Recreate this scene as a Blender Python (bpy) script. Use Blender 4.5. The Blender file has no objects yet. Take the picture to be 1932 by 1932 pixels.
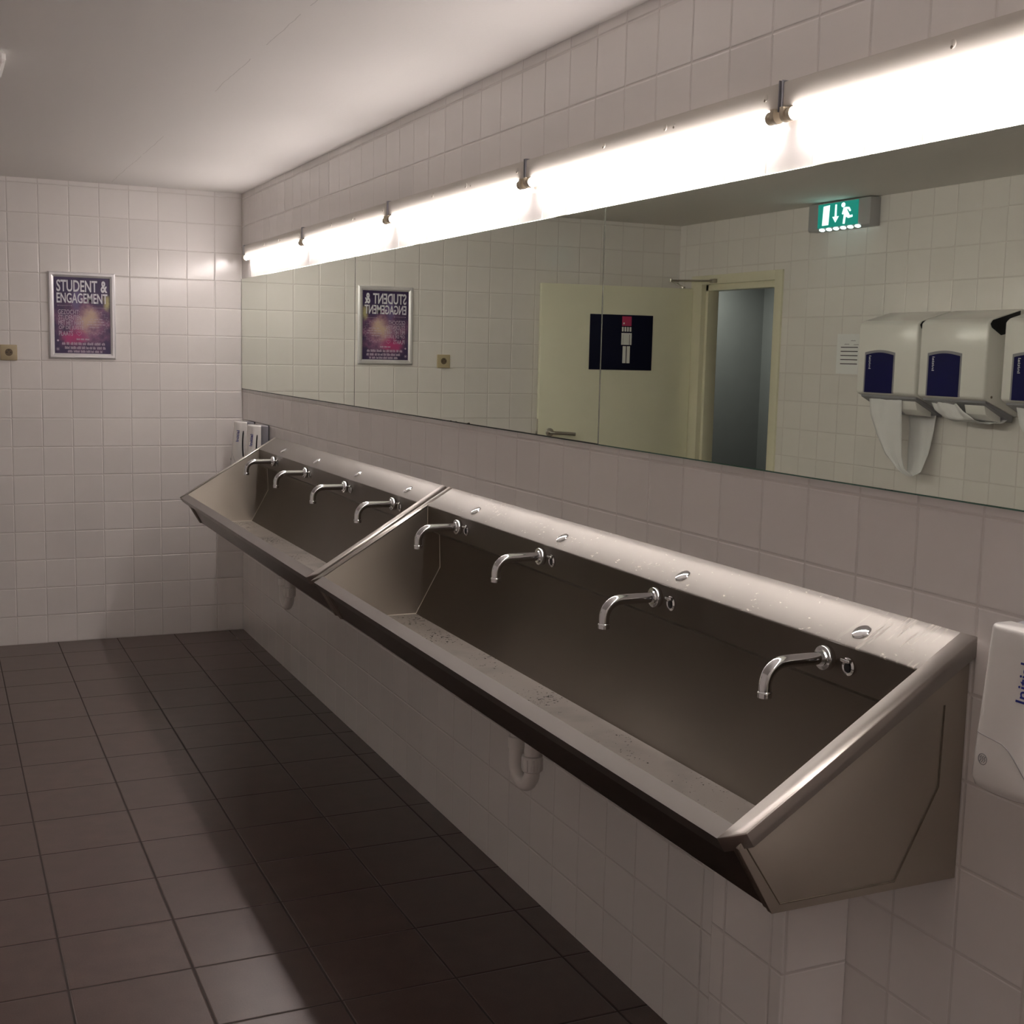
import bpy, bmesh, math, random
from mathutils import Vector, Matrix
random.seed(7)
S = bpy.context.scene
COL = S.collection
PI = math.pi

# ------------------------------------------------------------------ measured room (metres)
H = 2.425          # ceiling
WX = -2.823        # wall opposite the mirrors
YF = -8.7         # wall behind the camera
MT, MB_ = 1.966, 1.365   # mirror top / bottom
RS = 0.62          # slope of the trough rim
def rimz(x): return 1.145 + RS * x

# ------------------------------------------------------------------ node helpers
def newmat(name):
    m = bpy.data.materials.new(name); m.use_nodes = True
    nt = m.node_tree
    b = nt.nodes['Principled BSDF']
    return m, nt, b
def N(nt, t, **k):
    n = nt.nodes.new(t)
    for a, v in k.items(): setattr(n, a, v)
    return n
def M(nt, op, a, b=None, c=None):
    n = nt.nodes.new('ShaderNodeMath'); n.operation = op
    for i, v in enumerate((a, b, c)):
        if v is None: continue
        if isinstance(v, (int, float)): n.inputs[i].default_value = v
        else: nt.links.new(v, n.inputs[i])
    return n.outputs[0]
def ramp(nt, fac, stops):
    n = nt.nodes.new('ShaderNodeValToRGB')
    e = n.color_ramp.elements
    while len(e) < len(stops): e.new(0.5)
    for i, (p, c) in enumerate(stops):
        e[i].position = p; e[i].color = (*c, 1) if len(c) == 3 else c
    nt.links.new(fac, n.inputs[0]); return n.outputs[0]
def mixc(nt, fac, a, b):
    n = nt.nodes.new('ShaderNodeMix'); n.data_type = 'RGBA'
    for i, v in ((0, fac), (6, a), (7, b)):
        if isinstance(v, (int, float)): n.inputs[i].default_value = v
        elif isinstance(v, tuple): n.inputs[i].default_value = (*v, 1)
        else: nt.links.new(v, n.inputs[i])
    return n.outputs[2]
def combine(nt, x, y, z=0.0):
    n = nt.nodes.new('ShaderNodeCombineXYZ')
    for i, v in enumerate((x, y, z)):
        if isinstance(v, (int, float)): n.inputs[i].default_value = v
        else: nt.links.new(v, n.inputs[i])
    return n.outputs[0]
def noise(nt, vec, scale, detail=2, rough=0.5):
    n = nt.nodes.new('ShaderNodeTexNoise'); n.inputs['Scale'].default_value = scale
    n.inputs['Detail'].default_value = detail; n.inputs['Roughness'].default_value = rough
    if vec is not None: nt.links.new(vec, n.inputs['Vector'])
    return n.outputs[0]
def setp(b, **k):
    names = dict(color='Base Color', metal='Metallic', rough='Roughness', spec='Specular IOR Level', coat='Coat Weight',
                 coatr='Coat Roughness', aniso='Anisotropic', emis='Emission Color', estr='Emission Strength', trans='Transmission Weight')
    for a, v in k.items():
        s = b.inputs[names[a]]
        s.default_value = (*v, 1) if isinstance(v, tuple) else v
def simple(name, color, rough=0.5, metal=0.0, bump=0.0, bscale=300, var=0.0, **k):
    m, nt, b = newmat(name)
    setp(b, color=color, rough=rough, metal=metal, **k)
    geo = N(nt, 'ShaderNodeNewGeometry')
    if var:
        f = noise(nt, geo.outputs['Position'], 9, 3)
        c2 = tuple(max(0, x * (1 - var)) for x in color)
        nt.links.new(mixc(nt, f, color, c2), b.inputs['Base Color'])
    if bump:
        bp = N(nt, 'ShaderNodeBump'); bp.inputs['Strength'].default_value = bump; bp.inputs['Distance'].default_value = 0.001
        nt.links.new(noise(nt, geo.outputs['Position'], bscale, 2), bp.inputs['Height'])
        nt.links.new(bp.outputs[0], b.inputs['Normal'])
    return m

def tile_mat(name, mode, su, sv, ou, ov, gw, col, grout, rough, grough=0.7, var=0.06, bumpd=0.0012, wob=0.004, lower=None, speck=0.0, coat=0.0):
    """square tiles laid out by world position; mode 'yz','xz','xy' or 'wall' (picks the horizontal axis by the face normal)"""
    m, nt, b = newmat(name)
    geo = N(nt, 'ShaderNodeNewGeometry')
    sp = N(nt, 'ShaderNodeSeparateXYZ'); nt.links.new(geo.outputs['Position'], sp.inputs[0])
    X, Y, Z = sp.outputs
    if mode == 'yz': u, v = Y, Z
    elif mode == 'xz': u, v = X, Z
    elif mode == 'xy': u, v = X, Y
    else:
        sn = N(nt, 'ShaderNodeSeparateXYZ'); nt.links.new(geo.outputs['True Normal'], sn.inputs[0])
        ny = M(nt, 'GREATER_THAN', M(nt, 'ABSOLUTE', sn.outputs[1]), 0.5)
        u = M(nt, 'ADD', M(nt, 'MULTIPLY', Y, M(nt, 'SUBTRACT', 1.0, ny)), M(nt, 'MULTIPLY', X, ny)); v = Z
    tu = M(nt, 'DIVIDE', M(nt, 'SUBTRACT', u, ou), su)
    if lower:      # the courses below the mirrors are laid on another grid
        zl, ou2, su2 = lower
        tl = M(nt, 'DIVIDE', M(nt, 'SUBTRACT', u, ou2), su2)
        low = M(nt, 'LESS_THAN', v, zl)
        tu = M(nt, 'ADD', M(nt, 'MULTIPLY', tl, low), M(nt, 'MULTIPLY', tu, M(nt, 'SUBTRACT', 1.0, low)))
    tv = M(nt, 'DIVIDE', M(nt, 'SUBTRACT', v, ov), sv)
    iu, iv = M(nt, 'FLOOR', tu), M(nt, 'FLOOR', tv)
    wn = N(nt, 'ShaderNodeTexWhiteNoise', noise_dimensions='2D'); nt.links.new(combine(nt, iu, iv), wn.inputs['Vector'])
    fu, fv = M(nt, 'SUBTRACT', tu, iu), M(nt, 'SUBTRACT', tv, iv)
    du = M(nt, 'MULTIPLY', M(nt, 'MINIMUM', fu, M(nt, 'SUBTRACT', 1.0, fu)), su)
    dv = M(nt, 'MULTIPLY', M(nt, 'MINIMUM', fv, M(nt, 'SUBTRACT', 1.0, fv)), sv)
    d = M(nt, 'MINIMUM', du, dv)
    mr = N(nt, 'ShaderNodeMapRange'); nt.links.new(d, mr.inputs[0])
    mr.inputs[1].default_value = gw * 0.35; mr.inputs[2].default_value = gw * 0.65
    mask = mr.outputs[0]
    mh = N(nt, 'ShaderNodeMapRange', interpolation_type='SMOOTHSTEP'); nt.links.new(d, mh.inputs[0])
    mh.inputs[1].default_value = gw * 0.3; mh.inputs[2].default_value = gw * 0.5 + 0.003
    hgt = mh.outputs[0]
    c2 = tuple(x * (1 - var) for x in col)
    tcol = mixc(nt, wn.outputs['Value'], col, c2)
    if speck:
        s1 = noise(nt, geo.outputs['Position'], 260, 2, 0.7)
        s2 = noise(nt, geo.outputs['Position'], 14, 3)
        k = M(nt, 'ADD', M(nt, 'MULTIPLY', s1, 0.6), M(nt, 'MULTIPLY', s2, 0.4))
        tcol = mixc(nt, ramp(nt, k, [(0.38, (0, 0, 0)), (0.62, (1, 1, 1))]), tcol, tuple(x * (1 - speck) for x in col))
    nt.links.new(mixc(nt, mask, grout, tcol), b.inputs['Base Color'])
    rr = M(nt, 'ADD', M(nt, 'MULTIPLY', mask, rough - grough), grough)
    nt.links.new(rr, b.inputs['Roughness'])
    if coat: setp(b, coat=coat, coatr=0.12)
    bp = N(nt, 'ShaderNodeBump'); bp.inputs['Strength'].default_value = 1.0; bp.inputs['Distance'].default_value = bumpd
    nt.links.new(hgt, bp.inputs['Height'])
    # every tile sits a hair out of true
    v1 = N(nt, 'ShaderNodeVectorMath', operation='SUBTRACT'); nt.links.new(wn.outputs['Color'], v1.inputs[0]); v1.inputs[1].default_value = (.5, .5, .5)
    v2 = N(nt, 'ShaderNodeVectorMath', operation='SCALE'); nt.links.new(v1.outputs[0], v2.inputs[0]); v2.inputs['Scale'].default_value = wob
    v3 = N(nt, 'ShaderNodeVectorMath', operation='ADD'); nt.links.new(bp.outputs[0], v3.inputs[0]); nt.links.new(v2.outputs[0], v3.inputs[1])
    v4 = N(nt, 'ShaderNodeVectorMath', operation='NORMALIZE'); nt.links.new(v3.outputs[0], v4.inputs[0])
    nt.links.new(v4.outputs[0], b.inputs['Normal'])
    return m

def steel(name, color, rough, axis, aniso=0.55, metal=1.0, stain=None, rvar=0.05, scratch=0.0, drops=False):
    """brushed stainless steel; the brush lines run along axis ('x','y')"""
    m, nt, b = newmat(name)
    setp(b, metal=metal, aniso=aniso); b.inputs['Anisotropic Rotation'].default_value = 0.25   # spread across the brush lines
    tg = N(nt, 'ShaderNodeTangent', direction_type='UV_MAP'); tg.uv_map = 'brush'
    nt.links.new(tg.outputs[0], b.inputs['Tangent'])
    geo = N(nt, 'ShaderNodeNewGeometry')
    cl = noise(nt, geo.outputs['Position'], 3.5, 1.5, 0.45)
    r = M(nt, 'ADD', rough - rvar * 0.5, M(nt, 'MULTIPLY', cl, rvar))
    c = mixc(nt, cl, color, tuple(x * 0.88 for x in color))
    if stain:
        sp = N(nt, 'ShaderNodeSeparateXYZ'); nt.links.new(geo.outputs['Position'], sp.inputs[0])
        # dried splashes: fine specks along the ledge, a heavier patch and streaks near its end
        sm = N(nt, 'ShaderNodeMapping'); nt.links.new(geo.outputs['Position'], sm.inputs['Vector']); sm.inputs['Scale'].default_value = (1, .55, 1)
        sk = noise(nt, sm.outputs[0], 95, 3, 0.65)
        pt = noise(nt, geo.outputs['Position'], 11, 2)
        a1 = ramp(nt, M(nt, 'MULTIPLY', sk, M(nt, 'ADD', 0.62, M(nt, 'MULTIPLY', pt, 0.6))), [(0.60, (0, 0, 0)), (0.66, (1, 1, 1))])
        m3 = N(nt, 'ShaderNodeMapping'); nt.links.new(geo.outputs['Position'], m3.inputs['Vector']); m3.inputs['Scale'].default_value = (9, 55, 9)
        m3.inputs['Rotation'].default_value = (0, 0, 0.35)
        st = noise(nt, m3.outputs[0], 1.0, 3, 0.55)
        near = N(nt, 'ShaderNodeMapRange', interpolation_type='SMOOTHSTEP'); nt.links.new(sp.outputs[1], near.inputs[0])
        near.inputs[1].default_value = -5.2; near.inputs[2].default_value = -5.33
        a2 = M(nt, 'MULTIPLY', ramp(nt, st, [(0.56, (0, 0, 0)), (0.68, (1, 1, 1))]), near.outputs[0])
        yfade = N(nt, 'ShaderNodeMapRange'); nt.links.new(sp.outputs[1], yfade.inputs[0]); yfade.inputs[1].default_value = -3.0; yfade.inputs[2].default_value = -4.2
        a = M(nt, 'MAXIMUM', M(nt, 'MULTIPLY', a1, yfade.outputs[0]), a2)
        a = M(nt, 'MULTIPLY', a, 0.9)
        c = mixc(nt, a, c, (0.95, 0.92, 0.86))
        nt.links.new(M(nt, 'SUBTRACT', 1.0, a), b.inputs['Metallic'])
        r = M(nt, 'ADD', r, M(nt, 'MULTIPLY', a, 0.4))
    if drops:      # water drops and damp smudges left on the basin floor
        dn_ = noise(nt, geo.outputs['Position'], 130, 2, .5); dz = noise(nt, geo.outputs['Position'], 4.5, 2)
        dm = ramp(nt, M(nt, 'MULTIPLY', dn_, M(nt, 'ADD', .55, M(nt, 'MULTIPLY', dz, .9))), [(.66, (0, 0, 0)), (.70, (1, 1, 1))])
        sm_ = ramp(nt, noise(nt, geo.outputs['Position'], 8, 3, .55), [(.50, (0, 0, 0)), (.72, (.55, .55, .55))])
        c = mixc(nt, sm_, c, tuple(x*.55 for x in color))
        c = mixc(nt, dm, c, tuple(x*.25 for x in color))
        r = M(nt, 'SUBTRACT', r, M(nt, 'MULTIPLY', dm, .2))
    nt.links.new(c, b.inputs['Base Color']); nt.links.new(r, b.inputs['Roughness'])
    return m

def emit(name, color, strength):
    m, nt, b = newmat(name)
    setp(b, color=(0.02, 0.02, 0.02), emis=color, estr=strength, rough=0.4)
    return m

# ------------------------------------------------------------------ mesh helpers
class MB:
    def __init__(self): self.bm = bmesh.new()
    def _bev(self, verts, w, seg):
        es = set()
        for v in verts:
            for e in v.link_edges: es.add(e)
        bmesh.ops.bevel(self.bm, geom=list(es), offset=w, segments=seg, profile=0.5, affect='EDGES', clamp_overlap=True)
    def box(self, x0, x1, y0, y1, z0, z1, bev=0, seg=2, mat=None):
        if x0 > x1: x0, x1 = x1, x0
        if y0 > y1: y0, y1 = y1, y0
        if z0 > z1: z0, z1 = z1, z0
        P = [(x0,y0,z0),(x1,y0,z0),(x1,y1,z0),(x0,y1,z0),(x0,y0,z1),(x1,y0,z1),(x1,y1,z1),(x0,y1,z1)]
        vs = [self.bm.verts.new(mat @ Vector(p) if mat else p) for p in P]
        for f in ((0,3,2,1),(4,5,6,7),(0,1,5,4),(1,2,6,5),(2,3,7,6),(3,0,4,7)): self.bm.faces.new([vs[i] for i in f])
        if bev: self._bev(vs, bev, seg)
        return self
    def prism(self, pts, fn, a, b, bev=0, seg=2):
        """closed 2-D outline pts swept from a to b; fn(u, v, t) -> 3-D point"""
        A = [self.bm.verts.new(fn(u, v, a)) for u, v in pts]
        B = [self.bm.verts.new(fn(u, v, b)) for u, v in pts]
        n = len(pts)
        fs = [self.bm.faces.new(A[::-1]), self.bm.faces.new(B)]
        for i in range(n): fs.append(self.bm.faces.new((A[i], A[(i+1) % n], B[(i+1) % n], B[i])))
        if bev: self._bev(A + B, bev, seg)
        return self
    def ring(self, c, ax, r, seg, ref=None):
        ax = Vector(ax).normalized()
        if ref is None: ref = Vector((0,0,1)) if abs(ax.z) < 0.9 else Vector((1,0,0))
        u = ax.cross(ref).normalized(); v = ax.cross(u)
        return [self.bm.verts.new(Vector(c) + (u*math.cos(2*PI*i/seg) + v*math.sin(2*PI*i/seg))*r) for i in range(seg)]
    def lathe(self, c, ax, prof, seg=24):
        """prof: list of (distance along ax, radius)"""
        ax = Vector(ax).normalized(); c = Vector(c)
        prev = None; first = None
        for d, r in prof:
            R = self.ring(c + ax*d, ax, max(r, 1e-5), seg)
            if prev:
                for i in range(seg): self.bm.faces.new((prev[i], prev[(i+1) % seg], R[(i+1) % seg], R[i]))
            else: first = R
            prev = R
        self.bm.faces.new(first[::-1]); self.bm.faces.new(prev)
        return self
    def cyl(self, p0, p1, r, seg=20):
        d = Vector(p1) - Vector(p0)
        return self.lathe(p0, d, [(0, r), (d.length, r)], seg)
    def tube(self, pts, r, seg=16):
        pts = [Vector(p) for p in pts]; prev = None; first = None
        ref = None
        for i, p in enumerate(pts):
            t = (pts[min(i+1, len(pts)-1)] - pts[max(i-1, 0)]).normalized()
            if ref is None:
                ref = Vector((0,1,0)) if abs(t.y) < 0.9 else Vector((0,0,1))
            u = t.cross(ref).normalized(); v = t.cross(u); ref = -v if v.dot(ref) < 0 else v
            rr = r[i] if isinstance(r, (list, tuple)) else r
            R = [self.bm.verts.new(p + (u*math.cos(2*PI*k/seg) + v*math.sin(2*PI*k/seg))*rr) for k in range(seg)]
            if prev:
                for k in range(seg): self.bm.faces.new((prev[k], prev[(k+1) % seg], R[(k+1) % seg], R[k]))
            else: first = R
            prev = R
        self.bm.faces.new(first[::-1]); self.bm.faces.new(prev)
        return self
    def grid(self, rows):
        V = [[self.bm.verts.new(p) for p in r] for r in rows]
        for i in range(len(V)-1):
            for j in range(len(V[0])-1): self.bm.faces.new((V[i][j], V[i][j+1], V[i+1][j+1], V[i+1][j]))
        return self
    def mesh(self, me, mat):
        """append another mesh transformed by mat"""
        vs = [self.bm.verts.new(mat @ v.co) for v in me.vertices]
        for p in me.polygons:
            try: self.bm.faces.new([vs[i] for i in p.vertices])
            except ValueError: pass
        return self
    def build(self, name, mat, parent=None, smooth=35, brush=None):
        off = Vector((0,0,0)); p = parent
        while p is not None: off += p.location; p = p.parent
        bmesh.ops.recalc_face_normals(self.bm, faces=self.bm.faces)
        if brush:
            uv = self.bm.loops.layers.uv.new('brush')
            ax = {'x': Vector((1,0.02,0.03)), 'y': Vector((0.02,1,0.03)), 'z': Vector((.03,.02,1))}[brush]
            bx = {'x': Vector((0,1,1.3)), 'y': Vector((1,0,1.3)), 'z': Vector((1,1.3,0))}[brush]
            for f in self.bm.faces:
                for l in f.loops: l[uv].uv = (l.vert.co.dot(ax), l.vert.co.dot(bx))
        for v in self.bm.verts: v.co -= off
        me = bpy.data.meshes.new(name); self.bm.to_mesh(me); self.bm.free()
        me.materials.append(mat)
        if smooth:
            me.shade_smooth(); me.set_sharp_from_angle(angle=math.radians(smooth))
        o = bpy.data.objects.new(name, me); COL.objects.link(o)
        if parent is not None: o.parent = parent
        return o
def tag(o, label=None, cat=None, group=None, kind=None):
    if label: o['label'] = label
    if cat: o['category'] = cat
    if group: o['group'] = group
    if kind: o['kind'] = kind
    return o
def empty(name, loc, label, cat, group=None):
    o = bpy.data.objects.new(name, None); COL.objects.link(o); o.location = loc; o.empty_display_size = 0.1
    return tag(o, label, cat, group)
def struct(o): o['kind'] = 'structure'; return o
def children(o): return [c for c in bpy.data.objects if c.parent == o]
def copy_tree(o, parent=None):
    c = o.copy(); COL.objects.link(c)
    if parent is not None: c.parent = parent
    for ch in children(o): copy_tree(ch, c)
    return c
def dup(o, shift, label):
    c = copy_tree(o); c.location = o.location + Vector(shift); c['label'] = label; return c

_tc = {}
def text_mesh(s, bold=0.0):
    if (s, bold) in _tc: return _tc[(s, bold)]
    cu = bpy.data.curves.new('lettering', 'FONT'); cu.body = s; cu.size = 1; cu.extrude = 0.01; cu.offset = bold; cu.resolution_u = 3
    ob = bpy.data.objects.new('lettering', cu); COL.objects.link(ob)
    dg = bpy.context.evaluated_depsgraph_get()
    me = bpy.data.meshes.new_from_object(ob.evaluated_get(dg))
    bpy.data.objects.remove(ob); bpy.data.curves.remove(cu)
    _tc[(s, bold)] = me
    return me
def put_text(mb, s, o, r, u, w, h, t=0.0004, bold=0.0):
    """letter s into the box whose lower-left corner is o, along unit vectors r (reading) and u (up)"""
    me = text_mesh(s, bold)
    xs = [v.co.x for v in me.vertices]; ys = [v.co.y for v in me.vertices]
    x0, x1, y0, y1 = min(xs), max(xs), min(ys), max(ys)
    r = Vector(r).normalized(); u = Vector(u).normalized(); n = r.cross(u)
    sx, sy, sz = w/(x1-x0), h/(y1-y0), t/0.02
    mt = Matrix.Identity(4)
    for i in range(3):
        mt[i][0] = r[i]*sx; mt[i][1] = u[i]*sy; mt[i][2] = n[i]*sz
        mt[i][3] = o[i] - r[i]*sx*x0 - u[i]*sy*y0 + n[i]*t*0.5
    mb.mesh(me, mt)

# ------------------------------------------------------------------ materials
TILE = (0.86, 0.83, 0.81); GROUT = (0.70, 0.665, 0.64)
m_tile_r = tile_mat('white wall tile mirror side', 'wall', .15, .15, -3.626, -.005, .0035, TILE, GROUT, .16, lower=(1.5, -5.17, .1523))
m_tile_b = tile_mat('white wall tile end wall', 'xz', .15, .15, 0, 0, .0035, TILE, GROUT, .16)
m_tile_l = tile_mat('white wall tile door side', 'wall', .156, .155, -2.41, -.03, .0035, TILE, GROUT, .16)
m_tile_p = tile_mat('white wall tile pier', 'wall', .1523, .15, -5.17, 0.0, .0035, TILE, GROUT, .16)
m_floor = tile_mat('brown floor tile', 'xy', .305, .302, -.083, -.266, .005, (0.122, 0.080, 0.070), (0.045, 0.034, 0.030), .295, grough=.8, var=.14, bumpd=.0016, wob=.002, speck=.32)
m_white = simple('white powder coat', (0.62, 0.585, 0.53), .4, bump=.05)
m_plastic = simple('white plastic', (0.86, 0.85, 0.825), .16, bump=.02)
m_pvc = simple('white pipe plastic', (0.84, 0.81, 0.78), .38, bump=.03, var=.08)
m_cream = simple('cream socket plastic', (0.50, 0.42, 0.27), .35, bump=.02)
m_beige = simple('aged lampholder plastic', (0.55, 0.48, 0.36), .4)
m_dark = simple('black plastic', (0.012, 0.012, 0.016), .35, bump=.02)
m_grey = simple('grey plastic', (0.30, 0.30, 0.33), .35, bump=.02)
m_blue = simple('dark blue plastic', (0.009, 0.009, 0.085), .5, bump=.03, spec=.15)
m_bluetext = simple('blue print', (0.02, 0.03, 0.30), .5)
m_lightprint = simple('pale print', (0.80, 0.80, 0.86), .5)
m_black = simple('black print', (0.012, 0.012, 0.014), .6)
m_greyprint = simple('grey print', (0.28, 0.28, 0.28), .6)
m_navy = simple('navy sign face', (0.005, 0.006, 0.024), .6, bump=.02, spec=.15)
m_pink = simple('pink print', (0.52, 0.035, 0.13), .5)
m_whiteprint = simple('white print', (0.82, 0.81, 0.80), .5)
m_paper = simple('white paper', (0.86, 0.86, 0.88), .8, bump=.1, bscale=120)
m_towel = simple('towel paper', (0.85, 0.85, 0.87), .85, bump=.35, bscale=160)
m_alu = simple('aluminium snap frame', (0.78, 0.77, 0.79), .38, metal=.45, bump=.03)
m_door = simple('cream painted door', (0.86, 0.85, 0.68), .32, bump=.08, bscale=90, var=.05)
m_frame = simple('cream painted steel frame', (0.80, 0.77, 0.60), .3, bump=.04, var=.05)
m_hinge = simple('dull hinge steel', (0.25, 0.22, 0.18), .4, metal=.9)
m_chrome = simple('chrome', (0.72, 0.73, 0.74), .07, metal=1.0, bump=.012, bscale=60)
m_nickel = simple('satin handle steel', (0.48, 0.45, 0.40), .28, metal=1.0)
m_seam = simple('weld bead', (0.75, 0.72, 0.64), .55, metal=.2)
m_seamd = simple('stained seam', (0.20, 0.165, 0.125), .5, metal=.6, var=.3)
m_edge = simple('mirror edge glass', (0.10, 0.22, 0.18), .15, spec=.8)
m_grime = simple('black mirror corrosion', (0.02, 0.022, 0.018), .6, var=.4)
m_back = simple('polished mirror arris', (0.30, 0.33, 0.28), .12, metal=.7)
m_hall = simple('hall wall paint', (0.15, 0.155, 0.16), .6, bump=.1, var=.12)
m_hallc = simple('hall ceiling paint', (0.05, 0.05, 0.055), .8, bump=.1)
m_sill = simple('groove shade gasket', (0.09, 0.08, 0.07), .6)
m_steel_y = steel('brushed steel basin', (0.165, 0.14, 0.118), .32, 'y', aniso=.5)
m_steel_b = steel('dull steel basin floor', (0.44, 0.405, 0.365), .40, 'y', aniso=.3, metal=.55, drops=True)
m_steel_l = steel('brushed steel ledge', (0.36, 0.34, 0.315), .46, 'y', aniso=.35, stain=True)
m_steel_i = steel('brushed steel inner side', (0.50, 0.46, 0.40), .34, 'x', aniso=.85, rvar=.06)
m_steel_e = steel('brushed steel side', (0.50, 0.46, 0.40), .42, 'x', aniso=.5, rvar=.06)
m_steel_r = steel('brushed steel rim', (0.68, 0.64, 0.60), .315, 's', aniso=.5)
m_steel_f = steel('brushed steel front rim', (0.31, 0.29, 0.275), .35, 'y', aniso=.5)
m_lamp = emit('fluorescent tube', (1.0, 0.905, 0.875), 17.6)
m_exitw = emit('exit sign lit white', (0.62, 1.0, 0.97), 1.2)
m_exitg = emit('exit sign lit green', (0.0, 0.24, 0.20), 0.55)
m_led = emit('exit lamp lens', (0.70, 0.96, 1.0), 2.0)

# plaster ceiling with one hairline board joint
m_ceil, nt, b = newmat('plaster ceiling')
geo = N(nt, 'ShaderNodeNewGeometry'); sp = N(nt, 'ShaderNodeSeparateXYZ'); nt.links.new(geo.outputs['Position'], sp.inputs[0])
wv = noise(nt, geo.outputs['Position'], 5, 4, .6)
dx = M(nt, 'ABSOLUTE', M(nt, 'ADD', M(nt, 'ADD', sp.outputs[0], 0.693), M(nt, 'MULTIPLY', M(nt, 'SUBTRACT', wv, .5), .02)))
br_ = noise(nt, geo.outputs['Position'], 2.3, 2)
ln = M(nt, 'MULTIPLY', M(nt, 'LESS_THAN', dx, 0.0014), M(nt, 'GREATER_THAN', br_, 0.47))
nt.links.new(mixc(nt, ln, (0.76, 0.735, 0.71), (0.60, 0.575, 0.55)), b.inputs['Base Color']); setp(b, rough=.8)
bp = N(nt, 'ShaderNodeBump'); bp.inputs['Strength'].default_value = .25; bp.inputs['Distance'].default_value = .002
nt.links.new(noise(nt, geo.outputs['Position'], 60, 4, .6), bp.inputs['Height']); nt.links.new(bp.outputs[0], b.inputs['Normal'])

m_mirror, nt, b = newmat('silvered mirror')
setp(b, color=(0.80, 0.86, 0.755), metal=1.0, rough=0.006)

# poster artwork: dark violet nebula with pink and pale yellow clouds
m_poster, nt, b = newmat('poster print')
geo = N(nt, 'ShaderNodeNewGeometry'); sp = N(nt, 'ShaderNodeSeparateXYZ'); nt.links.new(geo.outputs['Position'], sp.inputs[0])
px = M(nt, 'DIVIDE', M(nt, 'ADD', sp.outputs[0], 0.982), 0.28); pz = M(nt, 'DIVIDE', M(nt, 'SUBTRACT', sp.outputs[2], 1.541), 0.394)
n1 = noise(nt, geo.outputs['Position'], 14, 5, .62); n2 = noise(nt, geo.outputs['Position'], 23, 4, .6)
def blob(cx, cz, rx, rz):
    a = M(nt, 'DIVIDE', M(nt, 'SUBTRACT', px, cx), rx); c = M(nt, 'DIVIDE', M(nt, 'SUBTRACT', pz, cz), rz)
    d = M(nt, 'SQRT', M(nt, 'ADD', M(nt, 'MULTIPLY', a, a), M(nt, 'MULTIPLY', c, c)))
    d = M(nt, 'ADD', d, M(nt, 'MULTIPLY', M(nt, 'SUBTRACT', n1, .5), 1.6))
    q = N(nt, 'ShaderNodeMapRange', interpolation_type='SMOOTHSTEP'); nt.links.new(d, q.inputs[0])
    q.inputs[1].default_value = 1.0; q.inputs[2].default_value = 0.1
    return q.outputs[0]
c = mixc(nt, n2, (0.022, 0.018, 0.060), (0.075, 0.040, 0.135))
c = mixc(nt, blob(.55, .40, .62, .42), c, (0.38, 0.17, 0.30))
c = mixc(nt, blob(.35, .22, .28, .16), c, (0.50, 0.05, 0.20))
c = mixc(nt, blob(.62, .45, .28, .22), c, (0.62, 0.46, 0.36))
c = mixc(nt, blob(.95, .68, .10, .14), c, (0.50, 0.45, 0.22))
c = mixc(nt, blob(.40, .72, .12, .30), c, (0.16, 0.12, 0.27))
nt.links.new(c, b.inputs['Base Color']); setp(b, rough=.3)

# ------------------------------------------------------------------ room shell
struct(MB().box(WX-.1, .1, YF, .1, -.1, 0).build('floor', m_floor, smooth=0))
struct(MB().box(WX-.1, .1, YF, .1, H, H+.1).build('ceiling', m_ceil, smooth=0))
struct(MB().box(0, .1, YF, .1, 0, H).build('wall_right', m_tile_r, smooth=0))
struct(MB().box(WX, 0, 0, .1, 0, H).build('wall_back', m_tile_b, smooth=0))
DY0, DY1, DZ = -1.105, -.165, 2.10      # outline of the door frame in the opposite wall
w = MB().box(WX-.1, WX, DY1, 0, 0, H).box(WX-.1, WX, YF, DY0, 0, H).box(WX-.1, WX, DY0, DY1, DZ, H)
struct(w.build('wall_left', m_tile_l, smooth=0))
struct(MB().box(WX, 0, YF-.1, YF, 0, H).build('wall_front', m_tile_b, smooth=0))
# hall seen through the open door
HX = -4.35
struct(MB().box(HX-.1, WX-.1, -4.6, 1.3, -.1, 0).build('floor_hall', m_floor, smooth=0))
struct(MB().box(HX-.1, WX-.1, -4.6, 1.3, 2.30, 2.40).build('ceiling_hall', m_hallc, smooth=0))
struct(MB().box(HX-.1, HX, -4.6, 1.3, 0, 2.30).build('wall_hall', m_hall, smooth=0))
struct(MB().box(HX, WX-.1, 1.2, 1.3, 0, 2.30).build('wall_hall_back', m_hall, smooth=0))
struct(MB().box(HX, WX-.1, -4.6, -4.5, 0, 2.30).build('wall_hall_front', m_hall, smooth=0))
hl = bpy.data.lights.new('hall_lamp', 'AREA'); hl.energy = 9; hl.size = .5; hl.color = (1.0, .97, .93)
ho = bpy.data.objects.new('hall_lamp', hl); COL.objects.link(ho); ho.location = (-3.6, .75, 2.28)
# tiled boxing that runs up the mirror wall under the trough
struct(MB().box(-.152, -.0005, -5.207, -4.972, 0, .716, bev=.003).build('wall_pier', m_tile_p, smooth=0))
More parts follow.
